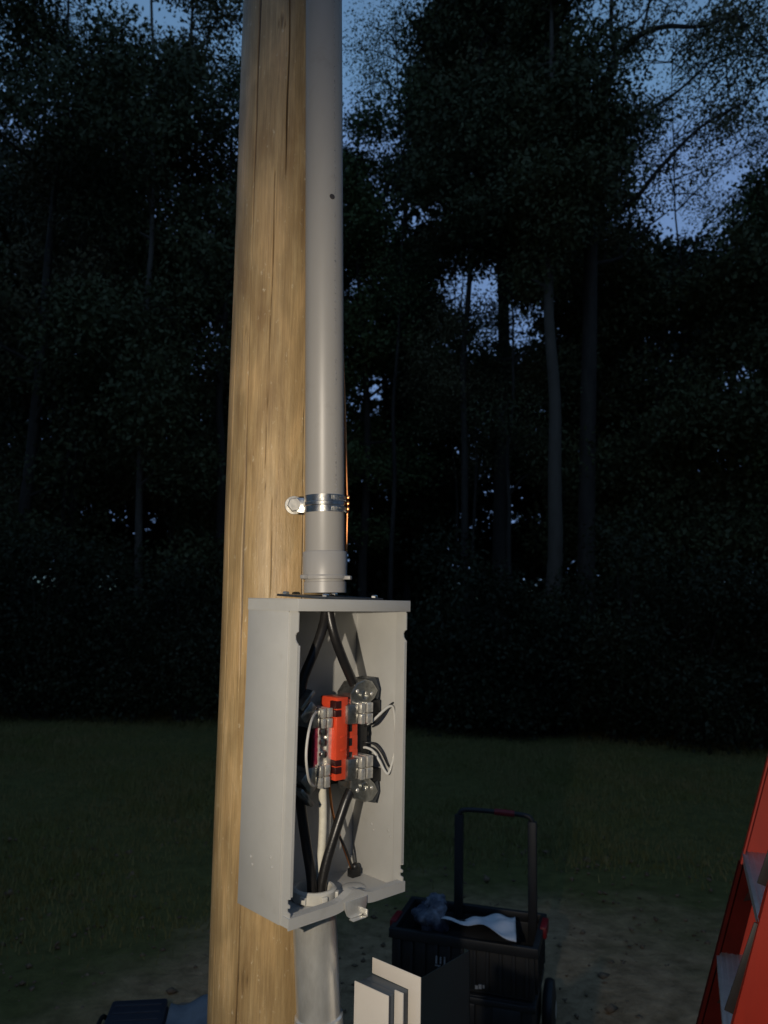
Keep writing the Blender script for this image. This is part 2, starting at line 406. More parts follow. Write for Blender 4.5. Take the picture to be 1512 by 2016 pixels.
# right hand terminals
def terminal(y0, y1, up):
    r_ = empty('terminal', (0,0,0)); r_.parent = blk
    return r_
def rterm(ys, sgn):
    make_jaw(684, 729, ys[0], ys[1], .036)
    # cast lug : faceted block gripping the cable
    yc = (ys[0]-27) if sgn > 0 else (ys[1]+27)
    f = lambda dx, dy: bp(718+dx, yc-sgn*dy, .044)
    pts = [f(-26,-26), f(-27,-4), f(-14,17), f(2,24), f(16,20), f(27,2), f(20,-14), f(8,-26)]
    m = MB(); m.prism(pts, (0,.034,0), .0022)
    pts = [f(8,24), f(24,27), f(33,4), f(30,-18), f(22,-12), f(26,4)]
    m2 = MB(); m2.prism([p+Vector((.002,.006,0)) for p in pts], (0,.030,0), .0012)
    l = m.build('lug', m_lug, blk, ang=14); part(m2, 'lug_cover', m_plate)
    for dx, dy, rr in ((-14,0,.0036),(3,-4,.0027),(14,-5,.0032)):
        p = f(dx, dy); MB().ball((p.x, p.y+.0005, p.z), rr, (1,.7,1)).build('set_screw', m_alu, l)
    # screws' slotted collars
    s = MB(); p = f(-2,-8); s.lathe([(.0075,0),(.0075,.003),(.006,.0035),(.006,.0),(.0075,0)], p, (0,-1,0), 24)
    part(s, 'collar', m_lug)
    # black stub behind
    q = MB(); yy = ys[0] if sgn > 0 else ys[1]
    qspan(733, min(yy-9*sgn, yy+14*sgn), 749, max(yy-9*sgn, yy+14*sgn), .052,.085,.001,q); part(q, 'stop', m_blackp)
rterm((1388,1421), 1); rterm((1495,1529), -1)
# left hand jaws
make_jaw(612,650,1398,1430,.050)
make_jaw(606,645,1512,1547,.050)
# far left lugs, half hidden behind the front edge
for (y, s_) in ((1400,1),(1540,-1)):
    m = MB(); a = bp(596, y, .060)
    m.box((0,0,0), (.030,.03,.016), .002, mtx=Matrix.Translation(a) @ Matrix.Rotation(R(-48*s_),4,'Y'))
    m.box((0,0,0), (.034,.02,.006), .001, mtx=Matrix.Translation(a+Vector((-.006,-.01,.018*s_))) @ Matrix.Rotation(R(-48*s_),4,'Y'))
    part(m, 'lug', m_lug)
# neutral bar with screws
m = MB(); qspan(628,1433,652,1508,.055,.070,.001,m); qspan(645,1428,653,1506,.051,.056,.0006,m)
nb = part(m, 'neutral_bar', m_alu)
for i, y in enumerate((1441,1461,1484)):
    s = MB(); p = bp(634, y, .0545)
    s.lathe([(.0062,0),(.0062,.004),(.0050,.0056),(0,.0060)], p, (0,-1,0), 20).build('screw', m_lug, nb)
    s = MB(); s.box((p.x+.001, p.y-.0052, p.z), (.0016,.0028,.0085), 0); s.build('screw_slot', m_blackp, nb)
    if i == 1: pass
m = MB(); qspan(619,1424,625,1508,.057,.062,.0006,m)
for y in (1450,1477,1500): qspan(617,y-3,627,y+3,.0565,.062,.0004,m)
part(m, 'pink_strip', m_pink)
m = MB(); qspan(600,1420,612,1510,.066,.10,.001,m); part(m, 'base', m_blackp)

# thin jumper wires
def wire(pts, r, mt, name='jumper_wire', parent=None, n=8):
    m = MB(); m.tube([bp(x, y, v) for x, y, v in pts], r, 10, True, n)
    return m.build(name, mt, parent or blk)
wire([(622,1402,.046),(614,1416,.026),(607,1445,.010),(603,1480,.006),(604,1510,.010),(609,1538,.026),(618,1548,.046)], .0019, m_white)
wire([(619,1432,.055),(606,1448,.058),(598,1475,.06),(600,1515,.06),(612,1548,.055)], .0016, m_blackp)
wire([(722,1426,.044),(735,1418,.038),(752,1402,.030),(766,1391,.026),(774,1394,.024),(777,1420,.024),(779,1450,.024),(777,1480,.026),(771,1506,.028),(764,1523,.03),(757,1517,.034),(748,1500,.04),(736,1480,.05),(722,1472,.058),(712,1472,.066)], .0020, m_white)
wire([(718,1430,.048),(737,1423,.042),(756,1404,.034),(768,1388,.030),(778,1384,.028),(783,1400,.026),(785,1450,.026),(784,1500,.027),(782,1514,.028),(774,1516,.03)], .0016, m_blackp)
wire([(774,1516,.03),(764,1506,.034),(752,1482,.04),(738,1466,.05),(722,1462,.058),(712,1464,.066)], .0017, m_blackp)

# cables : each a thing of its own, held by its lug
def cable(pts, r, mt, name, label, cat='cable', group='cables inside the meter box', flat=1.0, n=10):
    P = [b2w(bp(x, y, v)) for x, y, v in pts]
    m = MB(); o0 = P[-1]
    m.tube([p-o0 for p in P], r, 18, True, n, flat)
    o = m.build(name, mt); o.location = o0
    tag(o, label, cat, group); return o
cable([(642,1172,.060),(642,1200,.060),(634,1240,.056),(618,1285,.056),(598,1335,.060),(588,1385,.064)], .0076, m_cable, 'power_cable', 'thick black cable bending left from the conduit at the box top')
cable([(650,1172,.060),(648,1205,.056),(658,1250,.050),(676,1300,.050),(697,1348,.054)], .0076, m_cable, 'power_cable', 'thick black cable running from the box top to the upper right lug')
cable([(690,1556,.054),(680,1580,.054),(660,1640,.056),(642,1700,.060),(632,1752,.062),(630,1800,.062)], .0076, m_cable, 'power_cable', 'thick black cable from the lower right lug down through the bushing')
cable([(588,1545,.064),(594,1600,.066),(604,1670,.064),(613,1730,.064),(616,1800,.064)], .0076, m_cable, 'power_cable', 'thick black cable at the lower left behind the box edge')
cable([(634,1535,.066),(636,1600,.070),(634,1660,.072),(629,1720,.072),(626,1800,.066)], .0062, m_cream, 'neutral_cable', 'cream coloured stranded cable dropping straight from the neutral bar')
cable([(648,1540,.072),(655,1600,.080),(672,1655,.088),(688,1700,.095),(694,1722,.098)], .0020, m_copper, 'ground_wire', 'thin brown copper wire inside the box ending at the floor lug', 'wire')
cable([(665,1640,.074),(680,1670,.080),(696,1715,.092)], .0020, m_cable, 'bonding_wire', 'thin black wire bent down to the lug at the box floor', 'wire')
# ground lug on the floor and embossed knock-out
m = MB(); p = bp(697,1722,.092); m.box((p.x,p.y,p.z+.004),(.018,.014,.014),.002); m.ball((p.x,p.y-.002,p.z+.013),.006)
m.build('ground_lug', m_blackp, box_root)
m = MB(); m.lathe([(.0001,.004),(.010,.004),(.016,.0025),(.020,0)], (.165,.055,T+.0002), (0,0,1), 32); m.build('knockout', m_paint, box_root)

# bushing on the floor
HC = Vector((.093, .062))    # hole centre in the box (u,v)
m = MB(); m.lathe([(.0245,0),(.0325,0),(.0335,.002),(.0335,.014),(.0305,.0165),(.027,.0165),(.0245,.012),(.0245,0)], (HC.x,HC.y,T+.0003), (0,0,1), 56)
for k in range(7):
    a = k*2*math.pi/7
    m.box((0,0,0), (.006,.009,.010), .001, mtx=Matrix.Translation((HC.x+.0345*math.cos(a), HC.y+.0345*math.sin(a), T+.0075)) @ Matrix.Rotation(a,4,'Z'))
m.build('bushing', m_bush, box_root)

# ------------------------------------------------------------------ PVC conduit above the box
HT = b2w((.108,.062,BH))
def lean(px, py): return at(px, py, HT.y)
pb = at(640, 1172, HT.y); pt = at(637.5, -60, HT.y); dirc = (pt-pb).normalized()
cond = empty('conduit', pb); tag(cond, 'long grey plastic conduit pipe rising from the top of the meter box', 'conduit')
m = MB(); ptop = dirc*2.6
m.lathe([(.0300,0.05),(.0309,.052),(.0309,2.6),(.028,2.6),(.028,.05),(.0300,.05)], (0,0,0), dirc, 96)
pipe = m.build('pipe', m_pvc, cond)
m = MB()
m.lathe([(.0330,.004),(.0330,.0205),(.0315,.021),(.0315,.0245),(.0350,.025),(.0355,.0285),(.0350,.031),(.0345,.0315),(.0348,.066),(.0338,.0675),(.0312,.0680)], (0,0,0), dirc, 96)
ad = m.build('adapter', m_pvc, cond)
for k in range(3):
    a = R(-20+k*120)
    MB().box((0,0,0), (.013,.010,.006), .0012, mtx=Matrix.Translation(dirc*.0275+Vector((.0375*math.cos(a), .0375*math.sin(a), 0))) @ Matrix.Rotation(a,4,'Z')).build('lug', m_pvc, ad)
# burn mark and printed legend line on the pipe
def on_pipe(px, py, r=.0312):
    d = ray(px, py); d = d.normalized(); o = CAM-pb
    # ray / cylinder
    A = d-dirc*d.dot(dirc); B = o-dirc*o.dot(dirc); a_ = A.dot(A); b_ = 2*A.dot(B); c_ = B.dot(B)-r*r
    t = (-b_-math.sqrt(max(b_*b_-4*a_*c_,0)))/(2*a_); return o+d*t
m = MB(); p = on_pipe(654,387,.0308); n_ = (p-dirc*p.dot(dirc)).normalized()
m.lathe([(.0046,0),(.0042,.0007),(0,.0009)], p, n_, 18); m.build('burn_mark', m_dot, cond)
m_print = mat('faded_print', (.20,.20,.19), .5, base2=(.36,.34,.32), scale=300, lo=.4, hi=.5)
m = MB(); rr = random.Random(5); h = .16
while h < 1.25:
    ln = rr.uniform(.002,.006); a = R(-52)
    base = dirc*h
    e1 = (Vector((0,-1,0))-dirc*dirc.dot(Vector((0,-1,0)))).normalized(); e2 = dirc.cross(e1)
    p = base+(e1*math.cos(a)-e2*math.sin(a)*-1)*0
    nn = (e1*math.cos(R(38))+e2*math.sin(R(38)))
    if nn.x < 0: nn = (e1*math.cos(R(38))-e2*math.sin(R(38)))
    tt = dirc.cross(nn)
    q = base+nn*.03105
    w_ = rr.uniform(.0008,.0018)
    m.prism([q-tt*w_, q+tt*w_, q+tt*w_+dirc*ln, q-tt*w_+dirc*ln], nn*.0002)
    if len(m.b.verts) > 900: break
    h += ln+rr.uniform(.001,.004)+(.03 if rr.random()<.06 else 0)
m.build('printed_marking', m_print, cond, smooth=False)

# strap round the conduit, bolted to the pole
zs = (on_pipe(641,989)).dot(dirc)
st = empty('pipe_strap', pb+dirc*zs); tag(st, 'shiny zinc strap round the conduit bolted to the pole', 'pipe strap')
m = MB()
m.lathe([(.0314,-.0135),(.0328,-.0135),(.0328,-.0035),(.0340,-.0025),(.0340,.0025),(.0328,.0035),(.0328,.0135),(.0314,.0135),(.0314,-.0135)], (0,0,0), dirc, 80)
# screw threads (fine ribs) on the right
e1 = (Vector((0,-1,0))-dirc*dirc.dot(Vector((0,-1,0)))).normalized(); e2 = dirc.cross(e1)
if e2.x < 0: e2 = -e2
for row in (.0085, -.0090):
    for k in range(14):
        a = R(24+k*4.6); nn = e1*math.cos(a)+e2*math.sin(a); tt = dirc.cross(nn); q = nn*.0326+dirc*row
        m.prism([q-tt*.0006-dirc*.0034, q+tt*.0006-dirc*.0034, q+tt*.0006+dirc*.0034, q-tt*.0006+dirc*.0034], nn*.0016)
m.build('band', m_steel, st)
# ear to the bolt
BPT = at(579,995,1.222)-(pb+dirc*zs)
m = MB(); a0 = -e2*.030+e1*.006; 
m.box((0,0,0), (.020,.0035,.024), .001, mtx=Matrix.Translation((a0+BPT)/2+Vector((.004,.004,0))))
m.build('ear', m_steel, st)
m = MB(); ax = Vector((.20,-1,.02)).normalized()
m.lathe([(.0145,0),(.0150,.0015),(.0145,.003),(.0118,.0032)], BPT, ax, 40)
m.build('washer', m_zinc, st)
m = MB(); m.lathe([(.0118,.002),(.0118,.0100),(.0104,.0116)], BPT, ax, 6, R(12))
bo = m.build('bolt', m_zinc, st, smooth=False)
m = MB(); m.tube([BPT-ax*.0, BPT-ax*.05], .0045, 12); m.build('shank', m_steel, bo)

# bare copper wire down the right hand side of the conduit
pts = []
for (x,y,dr) in ((672.0,560,-.004),(675.0,700,.000),(679.0,800,.0016),(681.5,900,.002),(684,985,.0026),(684,1010,.002),(682,1075,.0005),(679,1110,-.004)):
    q = at(x, y, HT.y+.012); pts.append(q)
m = MB(); m.tube([p-pts[-1] for p in pts], .0019, 10, True, 8); o = m.build('copper_wire', m_copper); o.location = pts[-1]
tag(o, 'bare orange copper wire tucked behind the right edge of the conduit', 'wire')
for dz in (.0085,-.001,-.0095):
    MB().box((0,0,0), (.0045,.008,.005), .001, mtx=Matrix.Translation(at(683.5,990,HT.y-.004)+Vector((.002,0,dz))-pts[-1])).build('tie', m_copper, o)

# ------------------------------------------------------------------ galvanised pipe below the box
gp = b2w((HC.x,HC.y,0)); gb = at(628.5, 2016, gp.y)
gd = (gb-gp); gd = gd/abs(gd.z); foot = gp+gd*(gp.z+.2)
gal = empty('galvanised_pipe', foot); tag(gal, 'shiny galvanised steel pipe running down from under the meter box', 'pipe')
m = MB(); v = gp-foot; m.lathe([(.0322,0),(.0322,v.length-.002),(.0295,v.length-.002),(.0295,0),(.0322,0)], (0,0,0), v, 80); m.build('pipe', m_galv, gal)
cpz = (at(629,2004,gp.y)-foot).dot(v.normalized())
m = MB(); m.lathe([(.0323,-.06),(.0352,-.06),(.0358,-.055),(.0358,.000),(.0350,.004),(.0323,.006)], v.normalized()*cpz, v, 64); m.build('coupling', m_galv, gal)
m = MB(); m.lathe([(.0325,-.0005),(.0395,-.0005),(.0395,-.006),(.0325,-.006),(.0325,-.0005)], v, v, 10); m.build('locknut', m_galv, gal)

# ------------------------------------------------------------------ breaker panel on its strut, below right
m_cab = mat('cream_panel_paint', (.70,.64,.56), .45, var=.05, scale=12, bump=.03, bscale=300)
m_door_shade = mat('dark_door_shade', (.010,.019,.023), .42, var=.25, scale=10)  # shade on the door turned from the lamp, put into its colour
C0 = at(828,1925,1.15); pyaw = R(-41)
pan = empty('breaker_panel', (C0.x, C0.y, 0), pyaw)
tag(pan, 'cream electrical panel with its open door darkened as shade, right of the galvanised pipe', 'electrical panel')
ZT = C0.z
# local: x along the front (right positive), y depth (negative = towards the viewer)
m = MB()
m.prism([(-.091,0,ZT),(0,0,ZT),(0,0,ZT-.30),(-.0215,0,ZT-.30),(-.0215,0,ZT-.022),(-.091,0,ZT-.022)], (0,.0018,0), .0004)
m.build('frame', m_cab, pan)
m = MB(); m.prism([(-.0215,-.0005,ZT-.070),(-.0005,-.0005,ZT-.066),(.024,-.018,ZT-.078),(.024,-.018,ZT-.10),(-.0215,-.0005,ZT-.10)], (0,.0016,0), .0003)
m.build('bottom_flange', m_cab, pan)
m_cab_shade = mat('blue_grey_cabinet_shade', (.075,.095,.115), .5, var=.12)  # dim skylit tone of the cabinet's tops and sides painted as colour
m = MB(); m.span((-.0880,-.0205,ZT-.34), (-.0218,-.0006,ZT-.0225), .0006); m.build('cabinet', m_cab_shade, pan)
m = MB(); m.span((-.028,-.0235,ZT-.34), (-.0125,-.0210,ZT-.017), .0006); m.build('divider', m_cab, pan)
m = MB(); m.span((-.0870,-.0385,ZT-.34), (-.0285,-.0212,ZT-.021), .0006); m.build('body', m_cab_shade, pan)
m = MB(); m.span((-.0885,-.0410,ZT-.34), (-.0240,-.0390,ZT-.018), .0008); m.build('dead_front', m_cab, pan)
# open door running back from the right edge
m = MB(); m.span((-.0015,.0025,ZT-.34), (.0,.122,ZT-.0015), .0); m.span((-.010,.120,ZT-.34),(.0,.122,ZT-.0015)); m.build('door', m_door_shade, pan)
m = MB(); m.span((-.11,.003,-.2),(-.07,.044,ZT-.05),.002); m.build('post', m_galv, pan)

# ------------------------------------------------------------------ ground
def ground():
    m = bpy.data.materials.new('dirt_and_turf'); m.use_nodes = True; t = m.node_tree; b = t.nodes['Principled BSDF']; L = t.links.new
    def N(k, **kw):
        n = t.nodes.new(k)
        for a, v in kw.items(): setattr(n, a, v)
        return n
    tc = N('ShaderNodeTexCoord')
    n1 = N('ShaderNodeTexNoise'); n1.inputs['Scale'].default_value=.9; n1.inputs['Detail'].default_value=7; n1.inputs['Roughness'].default_value=.62; L(tc.outputs['Object'], n1.inputs['Vector'])
    n2 = N('ShaderNodeTexNoise'); n2.inputs['Scale'].default_value=9; n2.inputs['Detail'].default_value=9; n2.inputs['Roughness'].default_value=.7; L(tc.outputs['Object'], n2.inputs['Vector'])
    sp = N('ShaderNodeSeparateXYZ'); L(tc.outputs['Object'], sp.inputs[0])
    # dirt near the camera, turf beyond about 4.5 m
    xm = N('ShaderNodeMapRange'); xm.inputs[1].default_value=-.3; xm.inputs[2].default_value=-1.6; xm.inputs[3].default_value=0; xm.inputs[4].default_value=1.5; L(sp.outputs['X'], xm.inputs[0])
    sx_ = N('ShaderNodeMath', operation='ADD'); L(sp.outputs['Y'], sx_.inputs[0]); L(xm.outputs[0], sx_.inputs[1])
    ma = N('ShaderNodeMath', operation='MULTIPLY_ADD'); ma.inputs[1].default_value=3.2; L(n1.outputs[0], ma.inputs[0]); L(sx_.outputs[0], ma.inputs[2])
    mr = N('ShaderNodeMapRange'); mr.inputs[1].default_value=5.3; mr.inputs[2].default_value=6.3; L(ma.outputs[0], mr.inputs[0])
    dr = N('ShaderNodeValToRGB'); e=dr.color_ramp.elements; e[0].position=.3; e[0].color=(.17,.115,.062,1); e[1].position=.7; e[1].color=(.47,.33,.19,1); L(n2.outputs[0], dr.inputs[0])
    gr = N('ShaderNodeValToRGB'); e=gr.color_ramp.elements; e[0].position=.3; e[0].color=(.075,.074,.024,1); e[1].position=.75; e[1].color=(.16,.155,.052,1); L(n2.outputs[0], gr.inputs[0])
    mx = N('ShaderNodeMix', data_type='RGBA'); L(mr.outputs[0], mx.inputs[0]); L(dr.outputs[0], mx.inputs[6]); L(gr.outputs[0], mx.inputs[7]); L(mx.outputs[2], b.inputs['Base Color'])
    b.inputs['Roughness'].default_value=.95; b.inputs['Specular IOR Level'].default_value=.15
    bu = N('ShaderNodeBump'); bu.inputs['Strength'].default_value=.8; bu.inputs['Distance'].default_value=.04; L(n2.outputs[0], bu.inputs['Height']); L(bu.outputs[0], b.inputs['Normal'])
    # sheet: fine near, coarse far
    xs = np.concatenate([np.linspace(-220,-14,14), np.linspace(-13,13,160), np.linspace(14,220,14)])
    ys = np.concatenate([np.linspace(-60,-3,8), np.linspace(-2,14,130), np.linspace(15,260,24)])
    X, Y = np.meshgrid(xs, ys)
    Z = .018*np.sin(X*1.7+Y*.6)*np.cos(Y*1.3-X*.4)+.010*np.sin(X*5.1+1)*np.sin(Y*4.3)
    Z *= np.clip((14-np.abs(X))/3,0,1)*np.clip((15-Y)/3,0,1)
    V = np.stack([X,Y,Z],-1).reshape(-1,3); nx=len(xs)
    i=np.arange(len(ys)-1)[:,None]*nx; j=np.arange(nx-1)[None,:]
    F=np.stack([i+j,i+j+1,i+nx+j+1,i+nx+j],-1).reshape(-1,4)
    o=np_mesh('ground',V,F,m); o.data.polygons.foreach_set('use_smooth',[True]*len(F)); tag(o, kind='structure')
ground()

# turf blades
def turf():
    m = mat('turf_blade', (.150,.155,.045), .7, base2=(.22,.18,.07), scale=2.0, spec=.2)
    n = 190000
    Y = 2.7+rng.random(n)**.8*9.5; X = (rng.random(n)*2-1)*(Y*.62+.8)
    nz = np.sin(X*1.9+Y*.7)+np.sin(X*.8-Y*2.1)+rng.normal(0,.7,n)
    keep = (Y+nz*.45+1.5*np.clip((-.3-X)/1.3,0,1) > 4.9); X, Y = X[keep], Y[keep]; n = len(X)
    h = rng.uniform(.014,.042,n)*(1+.25*(rng.random(n)<.05)); w = rng.uniform(.003,.006,n)
    a = rng.uniform(0,6.28,n); b = rng.uniform(0,6.28,n); ln = h*rng.uniform(.1,.9,n)
    Z0 = -.01*np.ones(n)
    d = np.stack([np.cos(a),np.sin(a)],-1)*w[:,None]
    V = np.zeros((n,3,3)); V[:,0,0]=X-d[:,0]; V[:,0,1]=Y-d[:,1]; V[:,1,0]=X+d[:,0]; V[:,1,1]=Y+d[:,1]
    V[:,2,0]=X+np.cos(b)*ln; V[:,2,1]=Y+np.sin(b)*ln; V[:,0,2]=Z0; V[:,1,2]=Z0; V[:,2,2]=h+.01
    o = np_mesh('grass', V.reshape(-1,3), np.arange(n*3).reshape(-1,3), m)
    tag(o, 'short dark green grass between the bare dirt and the woods', 'grass', kind='stuff')
turf()
# clods, stones and dead leaves on the dirt
def litter():
    m = mat('clods', (.20,.14,.085), .95, base2=(.09,.06,.035), scale=6)
    n = 1500; V=[];F=[]
    for i in range(n):
        Y = 2.6+rng.random()*3.2; X = (rng.random()*2-1)*(Y*.6+.3); r = rng.uniform(.004,.016)*(1+1.0*(rng.random()<.03))
        q = rng.normal(0,1,(6,3)); base=np.array([[1,0,0],[-1,0,0],[0,1,0],[0,-1,0],[0,0,.6],[0,0,-.6]])*r+q*r*.25+np.array([X,Y,r*.3])
        k=len(V)*6; V.append(base)
        for f in ((0,2,4),(2,1,4),(1,3,4),(3,0,4),(2,0,5),(1,2,5),(3,1,5),(0,3,5)): F.append([k+c for c in f])
    o = np_mesh('dirt_clods', np.concatenate(V), np.array(F), m)
    tag(o, 'loose clods and small stones scattered over the bare dirt', 'dirt clods', kind='stuff')
litter()

# ------------------------------------------------------------------ trees
m_bark = mat('bark_grey', (.042,.035,.024), .9, base2=(.018,.014,.010), scale=9, stretch=(1,1,.25), bump=.8, bscale=20)
m_bark2 = mat('bark_pale', (.080,.070,.052), .85, base2=(.06,.05,.035), scale=7, stretch=(1,1,.35), bump=.6, bscale=20)
def leafmat(name, a, b):
    m = mat(name, a, .6, base2=b, scale=.9, spec=.25, detail=4)
    return m
m_leafA = leafmat('leaf_dark', (.044,.052,.020), (.080,.090,.036))
m_leafB = leafmat('leaf_olive', (.080,.076,.034), (.125,.112,.052))
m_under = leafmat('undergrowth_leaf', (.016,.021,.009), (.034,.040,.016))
m_leafC = leafmat('leaf_green', (.052,.080,.026), (.098,.130,.044))

def leaves(C, n, spread, size, name, m, parent=None, drop=.3, rs=rng, aspect=.55, off=None):
    """C (k,3) clump centres, spread (k,) radii -> n leaf faces in total"""
    k = len(C); w = spread**2; idx = rs.choice(k, n, p=w/w.sum())
    d = rs.normal(0,1,(n,3)); d /= np.linalg.norm(d,axis=1,keepdims=True)
    r = spread[idx]*rs.random(n)**.45
    P = C[idx]+d*r[:,None]*np.array([1,1,.72])
    # twiglet jitter keeps clumps ragged
    P += rs.normal(0,.05,(n,3))
    u = rs.normal(0,1,(n,3)); u[:,2] -= drop; u /= np.linalg.norm(u,axis=1,keepdims=True)
    t = rs.normal(0,1,(n,3)); t -= u*(t*u).sum(1,keepdims=True); t /= np.linalg.norm(t,axis=1,keepdims=True)
    s = size*rs.uniform(.6,1.35,n)
    L_ = u*s[:,None]; W_ = t*(s*aspect*.5)[:,None]
    V = np.stack([P, P+L_*.45-W_, P+L_, P+L_*.45+W_],1)
    if off is not None: V = V-np.asarray(off)
    return np_mesh(name, V.reshape(-1,3), np.arange(n*4).reshape(-1,4), m, parent)

TREE_N = 0
def tree(px, Y, H, cr, z0, n, size, lm, bm, label, r0=.14, k=26, leanx=0.0, seed=0, sub=.75, name='broadleaf_tree', fork=None, group='trees at the edge of the woods', flatness=1.0):
    """px: photograph column of the trunk at eye level; cr crown radius; z0 crown bottom"""
    rs = np.random.default_rng(seed)
    g = at(px, 1190, Y); base = Vector((g.x, Y, 0))
    root = empty(name, base); tag(root, label, 'tree', group)
    # trunk
    pts = []; rad = []
    ax, ay = rs.uniform(-.25,.25), rs.uniform(-.2,.2)
    for i in range(11):
        f = i/10; pts.append(Vector((leanx*f*H + ax*math.sin(f*4+seed)*f*1.2+.035*math.sin(f*13+seed*2)+.02*math.sin(f*29+seed), ay*math.sin(f*5+seed)*f, -.1+f*H*.94)))
        rad.append(r0*(1-f*.86)*(1.25 if i==0 else 1))
    m = MB(); m.tube(pts, rad, 12, True, 3)
    def trunk_at(f):
        q = f*10; i = min(int(q),9); return pts[i].lerp(pts[i+1], q-i)
    C = []; sp = []
    for i in range(k):
        f = rs.uniform(z0/H, .98); p = trunk_at(min(f,.94)); ang = rs.uniform(0,6.28)
        q = (f-z0/H)/(1-z0/H); reach = cr*(0.55+.45*math.sin(math.pi*min(1,q*.85+.12)))*rs.uniform(.55,1.05)
        e = p+Vector((math.cos(ang)*reach, math.sin(ang)*reach*flatness, reach*rs.uniform(.05,.6)))
        mid = p.lerp(e,.5)+Vector((rs.uniform(-.2,.2),rs.uniform(-.2,.2),rs.uniform(-.1,.3)))
        rb = r0*.34*(1-f*.7)+.008
        m.tube([p, mid, e], [rb, rb*.6, .006], 6, False, 4)
        for s_ in range(3):
            b0 = mid.lerp(e, rs.uniform(.1,.9)); dd = Vector(rs.normal(0,1,3)); dd.z = abs(dd.z)*.5; dd = dd.normalized()*reach*rs.uniform(.25,.5)
            m.tube([b0, b0+dd*.5+Vector((0,0,.05)), b0+dd], [rb*.35, rb*.22, .003], 5, False, 3)
            C.append(np.array(b0+dd)); sp.append(rs.uniform(.35,.8)*sub)
        C.append(np.array(e)); sp.append(rs.uniform(.5,1.0)*sub); C.append(np.array(mid)); sp.append(rs.uniform(.4,.8)*sub)
    m.build('trunk', bm, root)
    C = np.array(C); sp = np.array(sp)
    leaves(C, int(n*3.0), sp, size*.9, 'crown', lm, root, rs=rs)
    return root

def bush(px, Y, w, h, n, lm, label, seed, size=.10):
    rs = np.random.default_rng(seed); g = at(px, 1190, Y)
    root = empty('bush', (g.x, Y, 0)); tag(root, label, 'bush', 'bushes along the foot of the woods')
    m = MB(); C=[]; sp=[]
    for i in range(14):
        a = rs.uniform(0,6.28); rr = w*rs.random()**.5; e = Vector((math.cos(a)*rr, math.sin(a)*rr*.6, h*rs.uniform(.3,1)*(1-.35*(rr/w)**2)))
        m.tube([(e.x*.1,e.y*.1,-.05),(e.x*.5,e.y*.5,e.z*.6),tuple(e)], [.02,.012,.004], 5, False, 3)
        C.append(np.array(e)); sp.append(rs.uniform(.3,.6)*min(1,h*.5)); C.append(np.array(e)*np.array([.8,.8,.5])); sp.append(rs.uniform(.3,.6)*min(1,h*.5))
    m.build('stem', m_bark, root)
    leaves(np.array(C), n, np.array(sp), size, 'foliage', lm, root, rs=rs)

# the far mass of woods (uncountable) behind the single trees
def far_woods():
    rs = np.random.default_rng(11); C=[]; 
    SK = [(-700,250),(0,300),(120,330),(250,400),(330,500),(400,540),(480,520),(600,450),(700,430),(760,400),(820,240),(850,-60),(1090,-60),(1120,250),(1200,340),(1300,500),(1400,520),(1512,450),(2200,200)]
    xs_, ys_ = zip(*SK)
    GAPS = [(925,560,50,38),(985,640,38,45),(900,690,22,22),(1225,490,38,60),(1440,530,50,30),(730,580,28,40),(715,780,20,26),(930,890,3,0),(760,430,10,30),(225,400,18,18),(360,420,26,40),(400,690,50,40),(395,170,20,25),(1450,760,18,25),(870,420,45,14)]
    n=0
    while n < 5200:
        Y = rs.uniform(15.5,23); px = rs.uniform(-500,2000); py = rs.uniform(-120,1350)
        sk = np.interp(px, xs_, ys_)+rs.normal(0,35)
        if py < sk: continue
        ok = True
        for gx,gy,gw,gh in GAPS:
            if ((px-gx)/(gw+32))**2+((py-gy)/(gh+28))**2 < 1: ok=False
        if not ok: continue
        p = at(px,py,Y)
        if p.z < .2: continue
        C.append(p); n+=1
    C=np.array([tuple(p) for p in C]); sp = rs.uniform(.35,.75,len(C))
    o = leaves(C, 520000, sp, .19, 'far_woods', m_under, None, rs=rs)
    tag(o, 'dark mass of distant woods closing the view behind the trees', 'woods', kind='stuff')
far_woods()

# unseen woods added round and behind the camera to cut low sky light
def woods_blocker():
    rs=np.random.default_rng(21); C=[]
    for i in range(1500):
        a=rs.uniform(R(38),R(322)); d=rs.uniform(13,17); hgt=9.5+2.0*math.sin(a*7)+1.2*math.sin(a*17)
        C.append((d*math.sin(a), d*math.cos(a), rs.uniform(.2,hgt)))
    o=leaves(np.array(C), 52000, rs.uniform(.7,1.3,len(C)), .42, 'far_woods', m_leafA, None, rs=rs)
    tag(o,'unseen dark woods added on the sides and behind to cut sky light','woods',kind='stuff')
woods_blocker()

